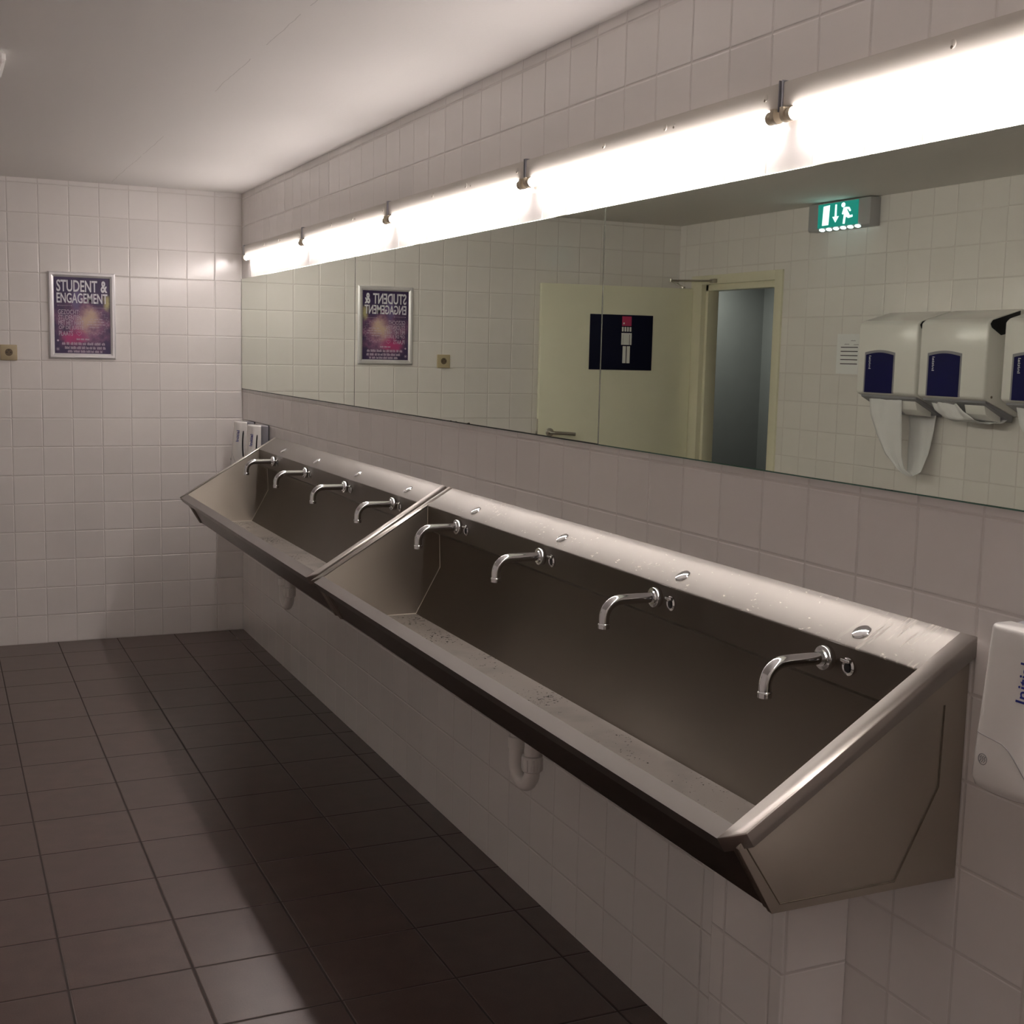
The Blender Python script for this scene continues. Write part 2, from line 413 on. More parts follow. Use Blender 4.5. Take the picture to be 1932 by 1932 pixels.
# door frame
fr = MB()
x1 = WX + .012; xb = WX - .1
fr.box(xb, x1, DY0, -1.036, 0, DZ, bev=.002)
fr.box(xb, x1, -.285, DY1, 0, DZ, bev=.002)
fr.box(xb, x1, -1.036, -.285, 2.045, DZ, bev=.002)
fr.box(xb, WX-.022, -1.036, -.285, 2.008, 2.045, bev=.001)
fr.box(xb, WX-.022, -.310, -.285, 0, 2.045, bev=.001)
fr.box(xb, WX-.022, -1.036, -1.022, 0, 2.045, bev=.001)
for (yy, zz) in ((-.48,2.083),(-.62,2.078),(-.76,2.085),(-.90,2.083),(-.55,2.056),(-.83,2.056),(-.98,2.06)):
    fr.cyl((x1-.001, yy, zz), (x1+.0008, yy, zz), .0035, 8)
struct(fr.build('trim_1', m_frame, smooth=30))

# ------------------------------------------------------------------ open door
hx, hy = -2.809, -.19                      # hinge corner (face towards the camera)
ex, ey = -1.820, -.051                     # free edge
du = Vector((ex-hx, ey-hy, 0)); DW = du.length; du.normalize()
dn = Vector((du.y, -du.x, 0))              # out of the visible face, towards -y
def leaf(u, n, z): return Vector((hx, hy, 0)) + du*u + dn*n + Vector((0, 0, z))
def lbox(mb, u0, u1, n0, n1, z0, z1, bev=0):
    mt = Matrix(((du.x, dn.x, 0, hx), (du.y, dn.y, 0, hy), (0, 0, 1, 0), (0, 0, 0, 1)))
    mb.box(u0, u1, n0, n1, z0, z1, bev, 2, mt); return mb
door = bpy.data.objects.new('door_1', None); COL.objects.link(door); door.location = (hx, hy, 0); struct(door)
lbox(MB(), 0, DW, -.038, 0, .008, 2.024, .002).build('door_leaf', m_door, door)
lbox(MB(), DW, DW+.0015, -.030, -.008, .96, 1.20).build('lock_plate', m_nickel, door)
lb = MB(); lbox(lb, DW, DW+.010, -.025, -.013, 1.105, 1.125, .001); lb.build('latch', m_nickel, door)
hd = MB(); hd.lathe(leaf(.925, 0, 1.118), dn, [(0, .026), (.006, .026), (.008, .023), (.009, .011), (.045, .0105)], 24)
hd.tube([leaf(.925, .036, 1.118), leaf(.925, .046, 1.1178), leaf(.918, .051, 1.1175), leaf(.90, .052, 1.117), leaf(.775, .052, 1.110)], .0105, 14)
hd.build('door_handle', m_nickel, door)
for z0, z1 in ((1.832, 1.925), (1.668, 1.760), (.86, .955), (.25, .34)):
    hb = MB(); p = leaf(-.012, .004, 0)
    hb.lathe((p.x, p.y, z0), (0,0,1), [(0, .004), (.003, .009), ((z1-z0)*.48, .009), ((z1-z0)*.5, .0075), ((z1-z0)*.52, .009), (z1-z0-.003, .009), (z1-z0, .004)], 14)
    hb.build('hinge', m_hinge, door)
ca = MB()
a0 = Vector((-2.795, -.428, 2.062)); a1 = Vector((-2.70, -.10, 2.075)); a2 = leaf(.06, -.02, 2.032)
ca.box(-2.812, -2.79, -.455, -.40, 2.05, 2.075, .003)
ca.tube([a0, a0.lerp(a1, .5), a1], .006, 10); ca.lathe(a1 - Vector((0,0,.01)), (0,0,1), [(0, .009), (.022, .009)], 12)
ca.tube([a1, a1.lerp(a2, .5), a2], .0055, 10); ca.lathe(a2 - Vector((0,0,.012)), (0,0,1), [(0, .013), (.016, .013)], 12)
ca.build('closer_arm', m_nickel, door)

# restroom sign on the open door leaf
sg = empty('restroom_sign', leaf(.473, .002, 1.678), 'square navy restroom sign with pink-headed block figure on the open door', 'sign')
lbox(MB(), .265, .682, .0005, .0035, 1.508, 1.848, .0008).build('sign_board', m_navy, sg)
lbox(MB(), .409, .471, .0036, .0046, 1.780, 1.839).build('figure_head', m_pink, sg)
ed = MB(); ed.lathe(leaf(.459, .0046, 1.796), dn, [(0, .0055), (.0006, .0055)], 16); ed.build('eye', m_whiteprint, sg)
fb = MB()
for k in range(4):
    u = .4085 + k*.0170; lbox(fb, u, u+.0115, .0036, .0046, 1.746, 1.774)
lbox(fb, .420, .461, .0036, .0046, 1.664, 1.737)
lbox(fb, .405, .4165, .0036, .0046, 1.664, 1.737); lbox(fb, .4625, .473, .0036, .0046, 1.664, 1.737)
lbox(fb, .4165, .4625, .0036, .0046, 1.728, 1.737)
lbox(fb, .414, .4345, .0036, .0046, 1.551, 1.656); lbox(fb, .4405, .462, .0036, .0046, 1.551, 1.656)
fb.build('figure_body', m_whiteprint, sg)

# ------------------------------------------------------------------ wall mirrors
mir_lab = ['wall mirror panel at the far end, beside the tiled corner', 'wall mirror panel second from the far end, showing the framed poster',
           'wall mirror panel nearest the camera, showing the exit sign and towel dispensers']
ye = [-.006, -2.0752, -4.158, -6.24]
for k in range(3):
    y1, y0 = ye[k]-.0012, ye[k+1]+.0012
    r = empty('wall_mirror', (0, (y0+y1)/2, MB_), mir_lab[k], 'mirror', 'mirror panels above the wash troughs')
    MB().box(-.006, -.001, y0, y1, MB_, MT, bev=.0012, seg=1).build('mirror_glass', m_mirror, r, smooth=0)
    MB().box(-.0058, -.001, y0, y1, MB_-.0016, MB_-.0001).build('glass_edge', m_edge, r, smooth=0)
    g = MB()
    if k < 2:
        g.box(-.0063, -.0058, y0, y1, MB_-.001, MB_+.0022)
    rng = random.Random(20+k)
    spots = [(-1.6, .006), (-2.95, .01), (-3.05, .006), (-3.12, .012), (-3.2, .01), (-3.28, .014), (-3.36, .008), (-3.5, .007), (-5.25, .004)]
    for yy, s in spots:
        if y0 < yy < y1:
            for q in range(4):
                yc = yy + rng.uniform(-.02, .02); h = s*rng.uniform(.3, .8)
                g.prism([(yc-h, MB_), (yc-h*.6, MB_+h*.35), (yc, MB_+h*rng.uniform(.2, .6)), (yc+h*.7, MB_+h*.3), (yc+h, MB_)], lambda u, v, t: (t, u, v), -.0064, -.0058)
    g.build('corrosion_stain', m_grime, r, smooth=0)
    for a_, b_ in ((y0, y0+.0018), (y1-.0010, y1)): MB().box(-.0066, -.0058, a_, b_, MB_, MT, bev=.0003, seg=1).build('side_edge', m_back, r, smooth=0)

# ------------------------------------------------------------------ fluorescent battens
def batten(y1, label):
    """y1 = end nearest the far wall"""
    y0 = y1 - 1.176
    r = empty('batten_lamp', (0, (y0+y1)/2, 2.082), label, 'lamp', 'fluorescent lamps above the mirrors')
    MB().box(-.031, -.001, y0+.003, y1-.003, 2.0825, 2.1325, bev=.004).build('housing', m_white, r)
    for ya, s in ((y0, 1), (y1, -1)):
        MB().box(-.033, -.001, ya, ya+s*.003, 2.076, 2.136, bev=.001).build('end_plate', m_grey, r)
        h = MB()
        pr = [(-.040, 2.0826), (-.040, 2.068)] + [(-.026 - .014*math.cos(a), 2.068 - .014*math.sin(a)) for a in [PI*k/10 for k in range(1, 10)]] + [(-.012, 2.068), (-.012, 2.0826)]
        h.prism(pr, lambda u, v, t: (u, t, v), ya+s*.006, ya+s*.018, bev=.001)
        h.build('lampholder', m_beige, r)
        c_ = MB(); c_.lathe((-.026, ya+s*.019, 2.068), (0, s, 0), [(0, .009), (.003, .0125), (.006, .0135), (.016, .0135), (.0165, .0130)], 20)
        c_.build('tube_cap', m_beige, r)
    MB().lathe((-.026, y0+.036, 2.068), (0, 1, 0), [(0, .0122), (.001, .0128), (1.176-.073, .0128), (1.176-.072, .0122)], 24).build('tube', m_lamp, r)
    for d, kk in ((.458, 1), (.748, 1), (.785, 0), (1.130, 1)):
        k_ = MB(); k_.lathe((-.0308, y1-d, 2.110), (-1, 0, 0), [(0, .0075), (.0016, .0075), (.0022, .006)] if kk else [(0, .0045), (.001, .0045)], 16)
        o = k_.build('screw_cover', m_white, r)
        k_ = MB(); k_.lathe((-.0328 if kk else -.0316, y1-d, 2.1045), (-1, 0, 0), [(0, .0028), (.0012, .0028)], 10)
        k_.build('screw', m_hinge, o)
    return r
lamp_lab = ['batten lamp nearest the far tiled corner', 'second lit batten from the far corner', 'middle lit batten of the row above the mirrors',
            'lit batten above the second mirror seam, fourth from the far corner', 'nearest lit batten lamp, running out of view at upper right']
lp = batten(-.178, lamp_lab[0])
for k in range(1, 5): dup(lp, (0, -1.183*k, 0), lamp_lab[k])
dup(lp, (0, -1.183*5, 0), 'batten lamp beside the camera, out of view past the nearest one')  # unseen batten, included for the light it gives
dup(lp, (0, -1.183*6, 0), 'added batten lamp, unseen behind the camera, lengthening the row for more light')  # added batten behind the camera, lengthens the row to brighten the room

# ------------------------------------------------------------------ wash troughs
def offset_poly(pts, d):
    out = []
    for i, p in enumerate(pts):
        a = Vector(pts[max(i-1, 0)]); q = Vector(p); c_ = Vector(pts[min(i+1, len(pts)-1)])
        t1 = (q-a).normalized() if i > 0 else (c_-q).normalized(); t2 = (c_-q).normalized() if i < len(pts)-1 else t1
        n1 = Vector((-t1.y, t1.x)); n2 = Vector((-t2.y, t2.x)); n_ = (n1+n2).normalized(); k = 1/max(.4, n_.dot(n1))
        out.append(tuple(q + n_*d*k))
    return out
PROF = [(-.088, 1.0905), (-.088, 1.012), (-.045, .990), (-.041, .880), (-.125, .727), (-.370, .727), (-.444, rimz(-.444)-.0015)]
TAPS2 = [-3.430, -4.020, -4.614, -5.212]; TAPS1 = [-1.085, -1.660, -2.245, -2.820]
def trough(ya, yb, taps, label):
    """ya far end, yb near end of one trough"""
    r = empty('wash_trough', (0, (ya+yb)/2, .722), label, 'wash trough', 'steel wash troughs on the mirror wall')
    YXZ = lambda u, v, t: (u, t, v)
    yi, yo = ya-.037, yb+.037
    op = offset_poly(PROF, .0022)
    if op[3][0] < PROF[3][0]: op = offset_poly(PROF, -.0022)
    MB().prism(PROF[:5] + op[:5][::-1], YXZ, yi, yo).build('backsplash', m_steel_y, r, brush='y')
    MB().prism(PROF[4:] + op[4:][::-1], YXZ, yi, yo).build('basin_floor', m_steel_b, r, brush='y')
    oa = offset_poly(PROF[4:], .0024 if op[5][1] < PROF[5][1] and offset_poly(PROF, .0022)[5][1] < PROF[5][1] else -.0024); ob_ = offset_poly(PROF[4:], .0040 if offset_poly(PROF, .0022)[5][1] < PROF[5][1] else -.0040)
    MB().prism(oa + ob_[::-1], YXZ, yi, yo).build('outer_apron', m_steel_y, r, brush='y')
    MB().prism([(-.0005, 1.1445), (-.088, 1.0905), (-.0895, 1.088), (-.088, 1.0855), (-.0005, 1.139)], YXZ, yi, yo).build('ledge', m_steel_l, r, brush='y')
    # end cheeks
    out = [(-.0005, .722), (-.380, .722), (-.449, .838), (-.440, rimz(-.440)-.003), (-.0005, 1.141)]
    for y0_, y1_ in ((ya-.012, yi), (yb+.012, yo)):
        ym_ = y0_ + (y1_-y0_)*.5
        MB().prism(out, YXZ, y0_, ym_, bev=.0015, seg=2).build('end_cheek', m_steel_e, r, brush='x')
        MB().prism([(-.0005, .7245), (-.3785, .7245), (-.4475, .838), (-.4385, rimz(-.4385)-.004), (-.0005, 1.139)], YXZ, ym_, y1_).build('cheek_liner', m_steel_i, r, brush='x')
    # rims: sloping end rims with a fold, and the front rim
    nx, nz = RS/math.hypot(1, RS), -1/math.hypot(1, RS)      # into the fold, square to the slope
    for (yo_, yi_, s) in ((ya, yi, 1), (yb, yo, -1)):
        pts = [(-.0005, yi_), (-.444, yi_), (-.4735, yi_), (-.445, yo_), (-.0005, yo_)] if s < 0 else [(-.0005, yi_), (-.444, yi_), (-.4735, yo_), (-.0005, yo_)]
        mb = MB(); T = .0022; F = .029
        def up(x, y, d): return (x + nx*d, y, rimz(x) + nz*d)
        def plate(pp, d0_, d1_):
            A = [mb.bm.verts.new(up(x, y, d0_)) for x, y in pp]; B = [mb.bm.verts.new(up(x, y, d1_)) for x, y in pp]
            mb.bm.faces.new(A); mb.bm.faces.new(B[::-1])
            for i in range(len(pp)): j = (i+1) % len(pp); mb.bm.faces.new((A[i], A[j], B[j], B[i]))
        rim_ = pts[2:] if s < 0 else pts[1:]                      # the folded outline: front end and outer side
        fold = [q_ for q_ in rim_ if q_ != (-.444, yi_)]
        # folded-down skirt as one band, outer face rounded into the top
        n_ = len(fold)
        cy_ = sum(p_[1] for p_ in pts)/len(pts); cx_ = sum(p_[0] for p_ in pts)/len(pts)
        rows = []
        for d_, e_ in ((F, 0), (.0016, 0), (0, .0016)):
            row = []
            for x, y in fold:
                ox = e_ if x < -.446 else (e_*.5 if x < -.44 else 0); oy = 0 if y == yi_ else -math.copysign(e_, y-yi_)
                row.append(up(x+ox, y+oy, d_))
            rows.append(row)
        mb.grid(rows)
        inner = [p_ for p_ in pts if p_ not in fold]
        top_row = [mb.bm.verts.new(p_) for p_ in rows[-1]]
        topf = [mb.bm.verts.new(up(x, y, 0)) for x, y in inner] + top_row
        mb.bm.faces.new(topf)
        bmesh.ops.remove_doubles(mb.bm, verts=mb.bm.verts, dist=1e-6)
        o = mb.build('end_rim', m_steel_r, r, brush='x', smooth=30)
        md = o.modifiers.new('sheet', 'SOLIDIFY'); md.thickness = .0018; md.offset = -1
    q = lambda x, d: (x + nx*d, rimz(x) + nz*d)
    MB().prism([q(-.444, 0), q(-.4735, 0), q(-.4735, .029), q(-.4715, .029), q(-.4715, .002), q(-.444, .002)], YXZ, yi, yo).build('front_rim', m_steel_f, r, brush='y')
    # bright weld along each inner end and the seam line showing on the outside of the near cheek
    for yy in (yi-.0008, yo+.0008):
        MB().tube([(x, yy, z) for x, z in PROF], .0016, 6).build('weld_seam', m_seam, r)
    sl = [(-.436, .842), (-.366, .737), (-.135, .737), (-.052, .890), (-.050, 1.03)]
    for yy in (yb+.0117, ya-.0117):
        MB().tube([(x, yy, z) for x, z in sl], .0013, 6).build('seam_line', m_seamd, r)
    st = MB(); ym = (ya+yb)/2
    st.lathe((-.262, ym, .7272), (0,0,1), [(0, .038), (.002, .037), (.003, .030), (.0012, .026), (.0012, .001)], 28); st.build('drain_strainer', m_chrome, r)
    for y in taps:
        # sensor eye and blanking cap belonging to every tap
        e = MB(); e.lathe((-.0882, y-.060, 1.052), (-1, 0, 0), [(0, .0165), (.004, .0165), (.0065, .0125), (.005, .010), (.0035, .0085)], 24)
        e.box(-.101, -.0915, y-.072, y-.048, 1.060, 1.0665, .002)
        o = e.build('sensor_bezel', m_chrome, r)
        e = MB(); e.lathe((-.0916, y-.060, 1.050), (-1, 0, 0), [(0, .0082), (.0026, .0082), (.003, .005)], 18); e.build('sensor_eye', m_dark, o)
        c_ = MB(); sl_ = Vector((-RS, 0, 1)).normalized(); p = Vector((-.056, y-.050, rimz(-.056)-.0015))
        c_.lathe(p, sl_, [(0, .0185), (.002, .0185), (.0045, .0165), (.006, .011), (.0065, .002)], 28); c_.build('blanking_cap', m_chrome, r)
    return r
trough(-3.112, -5.480, TAPS2, 'near stainless steel wash trough with splashed ledge, its end cheek facing us')
trough(-.722, -3.090, TAPS1, 'far stainless steel wash trough beside the tiled corner and soap dispensers')

# ------------------------------------------------------------------ wall spouts
def tap(y, label):
    z = 1.055
    r = empty('wall_tap', (-.088, y, z), label, 'tap', 'chrome wall taps over the troughs')
    f = MB(); f.lathe((-.0882, y, z), (-1, 0, 0), [(0, .0225), (.002, .0232), (.013, .0232), (.0145, .0222), (.0148, .0165), (.018, .0155), (.018, .0120)], 32)
    f.build('flange', m_chrome, r)
    pts = [(-.100, y, z), (-.14, y, z), (-.182, y, z)]
    cx, cz, R = -.185, z-.040, .040
    for k in range(0, 11):
        a = PI/2*k/10; pts.append((cx - R*math.sin(a), y, cz + R*math.cos(a)))
    pts.append((-.225, y, z-.052))
    s = MB(); s.tube(pts, .0118, 20); s.build('spout', m_chrome, r)
    a = MB(); a.lathe((-.225, y, z-.051), (0, 0, -1), [(0, .0122), (.001, .0134), (.003, .0138), (.004, .0130), (.0115, .0130), (.012, .011), (.0105, .008)], 24); a.build('aerator', m_chrome, r)
    return r
tl = ['chrome tap at the near trough, nearest to its dividing end', 'second tap of the near trough counting from the divider',
      'third tap of the near trough, in the middle of the picture', 'largest chrome tap, by the splashed end of the near trough']
tl1 = ['farthest chrome tap, in front of the soap dispensers corner', 'second tap of the far trough from the tiled corner',
       'third tap of the far trough from the tiled corner', 'last tap of the far trough, just beyond the dividing rims']
t0 = tap(TAPS2[3], tl[3])
for y, l in list(zip(TAPS2[:3], tl[:3])) + list(zip(TAPS1, tl1)): dup(t0, (0, y-TAPS2[3], 0), l)

# ------------------------------------------------------------------ waste traps
def siphon(y, label):
    x = -.245; r = empty('waste_trap', (x, y, .53), label, 'waste pipe', 'white waste traps under the troughs')
    yo = y + .093
    MB().cyl((x, y, .585), (x, y, .7200), .0200, 24).build('inlet_pipe', m_pvc, r)
    n = MB(); n.lathe((x, y, .570), (0,0,1), [(0, .0225), (.003, .0255), (.034, .0262), (.040, .0255), (.041, .021)], 24)
    for k in range(10):
        a = 2*PI*k/10; n.box(x+.0245*math.cos(a)-.0025, x+.0245*math.cos(a)+.0025, y+.0245*math.sin(a)-.0025, y+.0245*math.sin(a)+.0025, .575, .604, .001)
    n.build('slip_nut', m_pvc, r)
    pts = [(x, y, .590)]
    R = .0465; cy = y + R; cz = .5705
    for k in range(0, 17):
        a = PI*k/16; pts.append((x, cy - R*math.cos(a), cz - R*math.sin(a)*.95))
    pts += [(x, yo, .600), (x, yo, .606)]
    MB().tube(pts, .0195, 20).build('bend', m_pvc, r)
    c_ = MB(); c_.lathe((x, yo, .602), (0,0,1), [(0, .0195), (.002, .0222), (.030, .0222), (.032, .0195), (.032, .017)], 24); c_.build('outlet_collar', m_pvc, r)
    pts = [(x, yo, .630), (x, yo, .650)] + [(x + .03*(1-math.cos(a)), yo, .650 + .03*math.sin(a)) for a in [PI/2*k/6 for k in range(1, 7)]] + [(-.004, yo, .680)]
    MB().tube(pts, .0165, 18).build('outlet_pipe', m_pvc, r)
    w_ = MB(); w_.lathe((-.0005, yo, .680), (-1, 0, 0), [(0, .03), (.004, .03), (.008, .018)], 24); w_.build('wall_rose', m_pvc, r)
    return r
s0 = siphon(-4.310, 'white plastic waste trap under the near trough')
dup(s0, (0, 2.345, 0), 'white plastic waste trap under the far trough')

# ------------------------------------------------------------------ soap dispensers
def soap(y0, y1, label, turn=88):
    """y0 near side, y1 far side"""
    zt, zb = 1.197, .937; w_ = y1-y0
    r = empty('soap_dispenser', (0, (y0+y1)/2, zb), label, 'soap dispenser', 'white soap dispensers on the mirror wall')
    def shell(d0, d1, z0, z1, inset, bulge):
        mb = MB(); rows = []; n = 14
        zs = [z0, z0+.006, z0+.02, z0+.05, z0+.10, z0+.15, z0+.2, z1-.03, z1-.007, z1-.004, z1-.0015, z1]
        for z in zs:
            t = (z-zb)/(zt-zb)
            d = d1 - bulge*max(0, t-.05)
            e = min(z-z0, z1-z); rr = .022 if z < (z0+z1)/2 else .007
            k = 1.0 if e > rr else math.sqrt(max(0, 1-((rr-e)/rr)**2))
            q_ = .20 if z < (z0+z1)/2 else .06
            dd = d0 + (d-d0)*(1-q_+q_*k); wi = inset + (1-k)*(.012 if z < (z0+z1)/2 else .004)
            ring = []
            a, b_ = y0+wi, y1-wi; cr = .045; cf = .020
            ring.append((-d0, a, z))
            for q in range(7):
                an = PI/2*q/6; ring.append((-(dd-cr+cr*math.sin(an)), a+cr-cr*math.cos(an), z))
            for q in range(1, 4):
                f = q/4; ring.append((-(dd+.002*math.sin(PI*f)), a+cr+(b_-a-cr-cf)*f, z))
            for q in range(7):
                an = PI/2*(1-q/6); ring.append((-(dd-cf+cf*math.sin(an)), b_-cf+cf*math.cos(an), z))
            ring.append((-d0, b_, z)); rows.append(ring)
        mb.grid(rows); 
        vs = [v for v in mb.bm.verts]
        L = len(rows[0]); mb.bm.verts.ensure_lookup_table()
        mb.bm.faces.new([mb.bm.verts[i] for i in range(L)]); mb.bm.faces.new([mb.bm.verts[(len(rows)-1)*L+i] for i in range(L)])
        for i in range(len(rows)-1): mb.bm.faces.new((mb.bm.verts[i*L], mb.bm.verts[(i+1)*L], mb.bm.verts[(i+1)*L+L-1], mb.bm.verts[i*L+L-1]))
        return mb
    shell(.0440, .112, zb+.002, zt, 0, .024).build('front_cover', m_plastic, r, smooth=50)
    shell(.0062, .0436, zb+.010, zt-.001, .002, .0).build('back_shell', m_grey, r, smooth=50)
    MB().box(-.006, -.0005, y0+.001, y1-.001, zb+.008, zt+.001, bev=.0015).build('wall_plate', m_dark, r)
    # press cover: a raised line sweeping down across the front, with a round pictogram
    def fx(z): return -(.112 - .024*max(0, (z-zb)/(zt-zb)-.05) + .0042)
    ln = MB(); pts = []
    for k in range(17):
        f = k/16; yy = y1-.004 - f*(w_-.012); zz = 1.028 - .010*f - .062*max(0, f-.45)**2/.30
        cr_ = .045 if yy < (y0+y1)/2 else .020; ed = min(yy-y0, y1-yy); sag = 0 if ed > cr_ else cr_ - math.sqrt(max(0, cr_**2-(cr_-ed)**2))
        pts.append((fx(zz)+.0024+.0018*(1-math.sin(PI*f)) + sag, yy, zz))
    ln.tube(pts, .0008, 6); ln.build('press_cover_line', m_greyprint, r)
    yy, zz = y1-.030, .990
    em = MB(); x_ = fx(zz)+.0026
    cir = [(x_, yy+.0085*math.cos(2*PI*k/24), zz+.0085*math.sin(2*PI*k/24)) for k in range(25)]
    em.tube(cir, .0007, 6)
    for k in (-1, 0, 1):
        em.tube([(x_, yy+k*.004+.0018, zz-.005), (x_, yy+k*.004-.0012, zz-.001), (x_, yy+k*.004+.0012, zz+.002), (x_, yy+k*.004-.0018, zz+.005)], .0006, 5)
    em.build('press_emblem', m_greyprint, r)
    tx = MB(); z0t = 1.092; an = math.radians(turn); cr = .045
    dc = -fx(z0t+.03) - .0042
    px_, py_ = -(dc-cr+cr*math.sin(an))-.0004, y0+cr-cr*math.cos(an)
    tu_ = Vector((-math.cos(an), math.sin(an), 0))
    put_text(tx, 'Initial', Vector((px_, py_, z0t)) - tu_*.0105, (0, 0, 1), tu_, .060, .0210, .0005, .008)
    # lettering runs up the cover; tilt it with the cover's taper
    for v in tx.bm.verts: v.co.x += .024/(zt-zb)*(v.co.z-(z0t+.03))
    tx.build('lettering', m_bluetext, r, smooth=0)
    sl = MB()
    for k in range(9):
        pass
    pts = [(-.064-.010*((z-1.10)/.07)**2*0 - (.004*math.sin((1.15-z)/.15*PI)), y0-.0004, z) for z in [1.005+.145*k/10 for k in range(11)]]
    mbv = []
    for i, (x, y, z) in enumerate(pts):
        h = .0035 if 0 < i < 10 else .002
        mbv.append([(x-h-.004*(1-z+.15), y+.0008, z), (x-h-.004*(1-z+.15), y-.0006, z), (x+h-.004*(1-z+.15), y-.0006, z), (x+h-.004*(1-z+.15), y+.0008, z)])
    sl.grid([q + [q[0]] for q in mbv]); bmesh.ops.remove_doubles(sl.bm, verts=sl.bm.verts, dist=1e-6)
    sl.build('level_window', m_dark, r, smooth=0)
    return r
d0 = soap(-5.715, -5.585, 'white soap dispenser at right of the near trough, cut by the frame')
d1 = soap(-.620, -.490, 'white soap dispenser touching the far trough, the nearer of the corner pair', 58)
dup(d1, (0, .317, 0), 'white soap dispenser closest to the tiled corner, behind its twin')

# ------------------------------------------------------------------ framed poster and socket on the end wall
ps = empty('framed_poster', (-.842, 0, 1.514), 'aluminium framed violet event poster on the white tiled end wall', 'poster')
FX0, FX1, FZ0, FZ1 = -1.009, -.675, 1.514, 1.962
def mitre(pts_o, pts_i):
    mb = MB(); prof = [(0, 0, -.0005), (0, 0, -.010), (.25, 0, -.0145), (.6, 0, -.0145), (.85, 0, -.011), (1, 0, -.008), (1, 0, -.0005)]
    A = []; B = []
    for f, _, y in prof:
        A.append((pts_o[0][0]+(pts_i[0][0]-pts_o[0][0])*f, y, pts_o[0][1]+(pts_i[0][1]-pts_o[0][1])*f))
        B.append((pts_o[1][0]+(pts_i[1][0]-pts_o[1][0])*f, y, pts_o[1][1]+(pts_i[1][1]-pts_o[1][1])*f))
    va = [mb.bm.verts.new(p) for p in A]; vb = [mb.bm.verts.new(p) for p in B]
    mb.bm.faces.new(va); mb.bm.faces.new(vb[::-1])
    for i in range(len(va)): j = (i+1) % len(va); mb.bm.faces.new((va[i], vb[i], vb[j], va[j]))
    return mb
O = [(FX0, FZ0), (FX1, FZ0), (FX1, FZ1), (FX0, FZ1)]; I = [(-.982, 1.541), (-.702, 1.541), (-.702, 1.935), (-.982, 1.935)]
for k in range(4): mitre((O[k], O[(k+1) % 4]), (I[k], I[(k+1) % 4])).build('frame_rail', m_alu, ps, smooth=25)
MB().box(-.984, -.700, -.006, -.0005, 1.539, 1.937).build('poster_sheet', m_poster, ps, smooth=0)
PX, PZ, PW, PH = -.982, 1.935, .28, .394
R_, U_ = (1, 0, 0), (0, 0, 1)
def ptext(mb, s, x0, x1, z0, z1, bold=0.0): put_text(mb, s, (PX+x0*PW, -.0061, PZ-z1*PH), R_, U_, (x1-x0)*PW, (z1-z0)*PH, .0005, bold)
t = MB(); ptext(t, 'STUDENT', .05, .775, .035, .190, .02); ptext(t, '&', .835, .955, .035, .190, .03); ptext(t, 'ENGAGEMENT', .05, .955, .205, .338, .018); t.build('title_lettering', m_lightprint, ps, smooth=0)
m_dim = simple('muted print', (0.60, 0.50, 0.62), .5)
t = MB(); ptext(t, 'GEZOCHT:', .07, .45, .425, .487); ptext(t, 'STUDENTEN', .075, .48, .497, .560); ptext(t, 'MET HET HART', .075, .52, .568, .628); ptext(t, 'OP DE JUISTE', .08, .52, .637, .697); ptext(t, 'PLAATS', .08, .325, .707, .768)
t.build('slogan_lettering', m_dim, ps, smooth=0)
def bar(mb, x0, z0, x1, z1, w_=.0012):
    a = Vector((PX+x0*PW, -.0062, PZ-z0*PH)); b_ = Vector((PX+x1*PW, -.0062, PZ-z1*PH)); mb.tube([a, b_], w_*.5, 6)
t = MB(); bar(t, .07, .372, .31, .372); bar(t, .69, .392, .93, .392)
for (cx, cz) in ((.07, .372), (.31, .372), (.69, .392)):
    t.lathe((PX+cx*PW, -.0060, PZ-cz*PH), (0, -1, 0), [(0, .002), (.0005, .002)], 10)
# starburst, heart, little emblem
stp = []
for k in range(41):
    a = 2*PI*k/40; f = 1.0 if k % 2 else .80
    stp.append((PX+(.735+.245*f*math.cos(a))*PW, -.0062, PZ-(.590+.165*f*math.sin(a))*PH))
t.tube(stp, .0006, 5)
ht = []
for k in range(25):
    a = 2*PI*k/24; ht.append((PX+(.435+.0028*16*math.sin(a)**3)*PW, -.0062, PZ-(.735-.0019*(13*math.cos(a)-5*math.cos(2*a)-2*math.cos(3*a)-math.cos(4*a)))*PH))
t.tube(ht, .0006, 5)
for k in range(4):
    a = PI*k/4; bar(t, .055-.035*math.cos(a), .945-.025*math.sin(a), .055+.035*math.cos(a), .945+.025*math.sin(a))
t.lathe((PX+.06*PW, -.0060, PZ-.832*PH), (0, -1, 0), [(0, .005), (.0004, .005)], 14)
# small print too blurred to read: rows of short strokes
rng = random.Random(3)
def blur_row(x0, x1, z0, z1):
    x = x0
    while x < x1:
        L = rng.uniform(.03, .11)
        q = x
        while q < min(x+L, x1):
            a = rng.choice((0, 0, .25)); t.box(PX+q*PW, PX+(q+.0075)*PW, -.0064, -.0060, PZ-z1*PH, PZ-(z0+a*(z1-z0))*PH); q += .0125
        x += L + .022
for k, (a, c_) in enumerate(((.64, .86), (.60, .88), (.58, .90), (.62, .80))): blur_row(a, c_, .535+k*.036, .549+k*.036)
blur_row(.39, .61, .800, .822); blur_row(.13, .90, .852, .888); blur_row(.18, .90, .905, .942); blur_row(.23, .84, .956, .988)
t.build('fine_lettering', m_dim, ps, smooth=0)

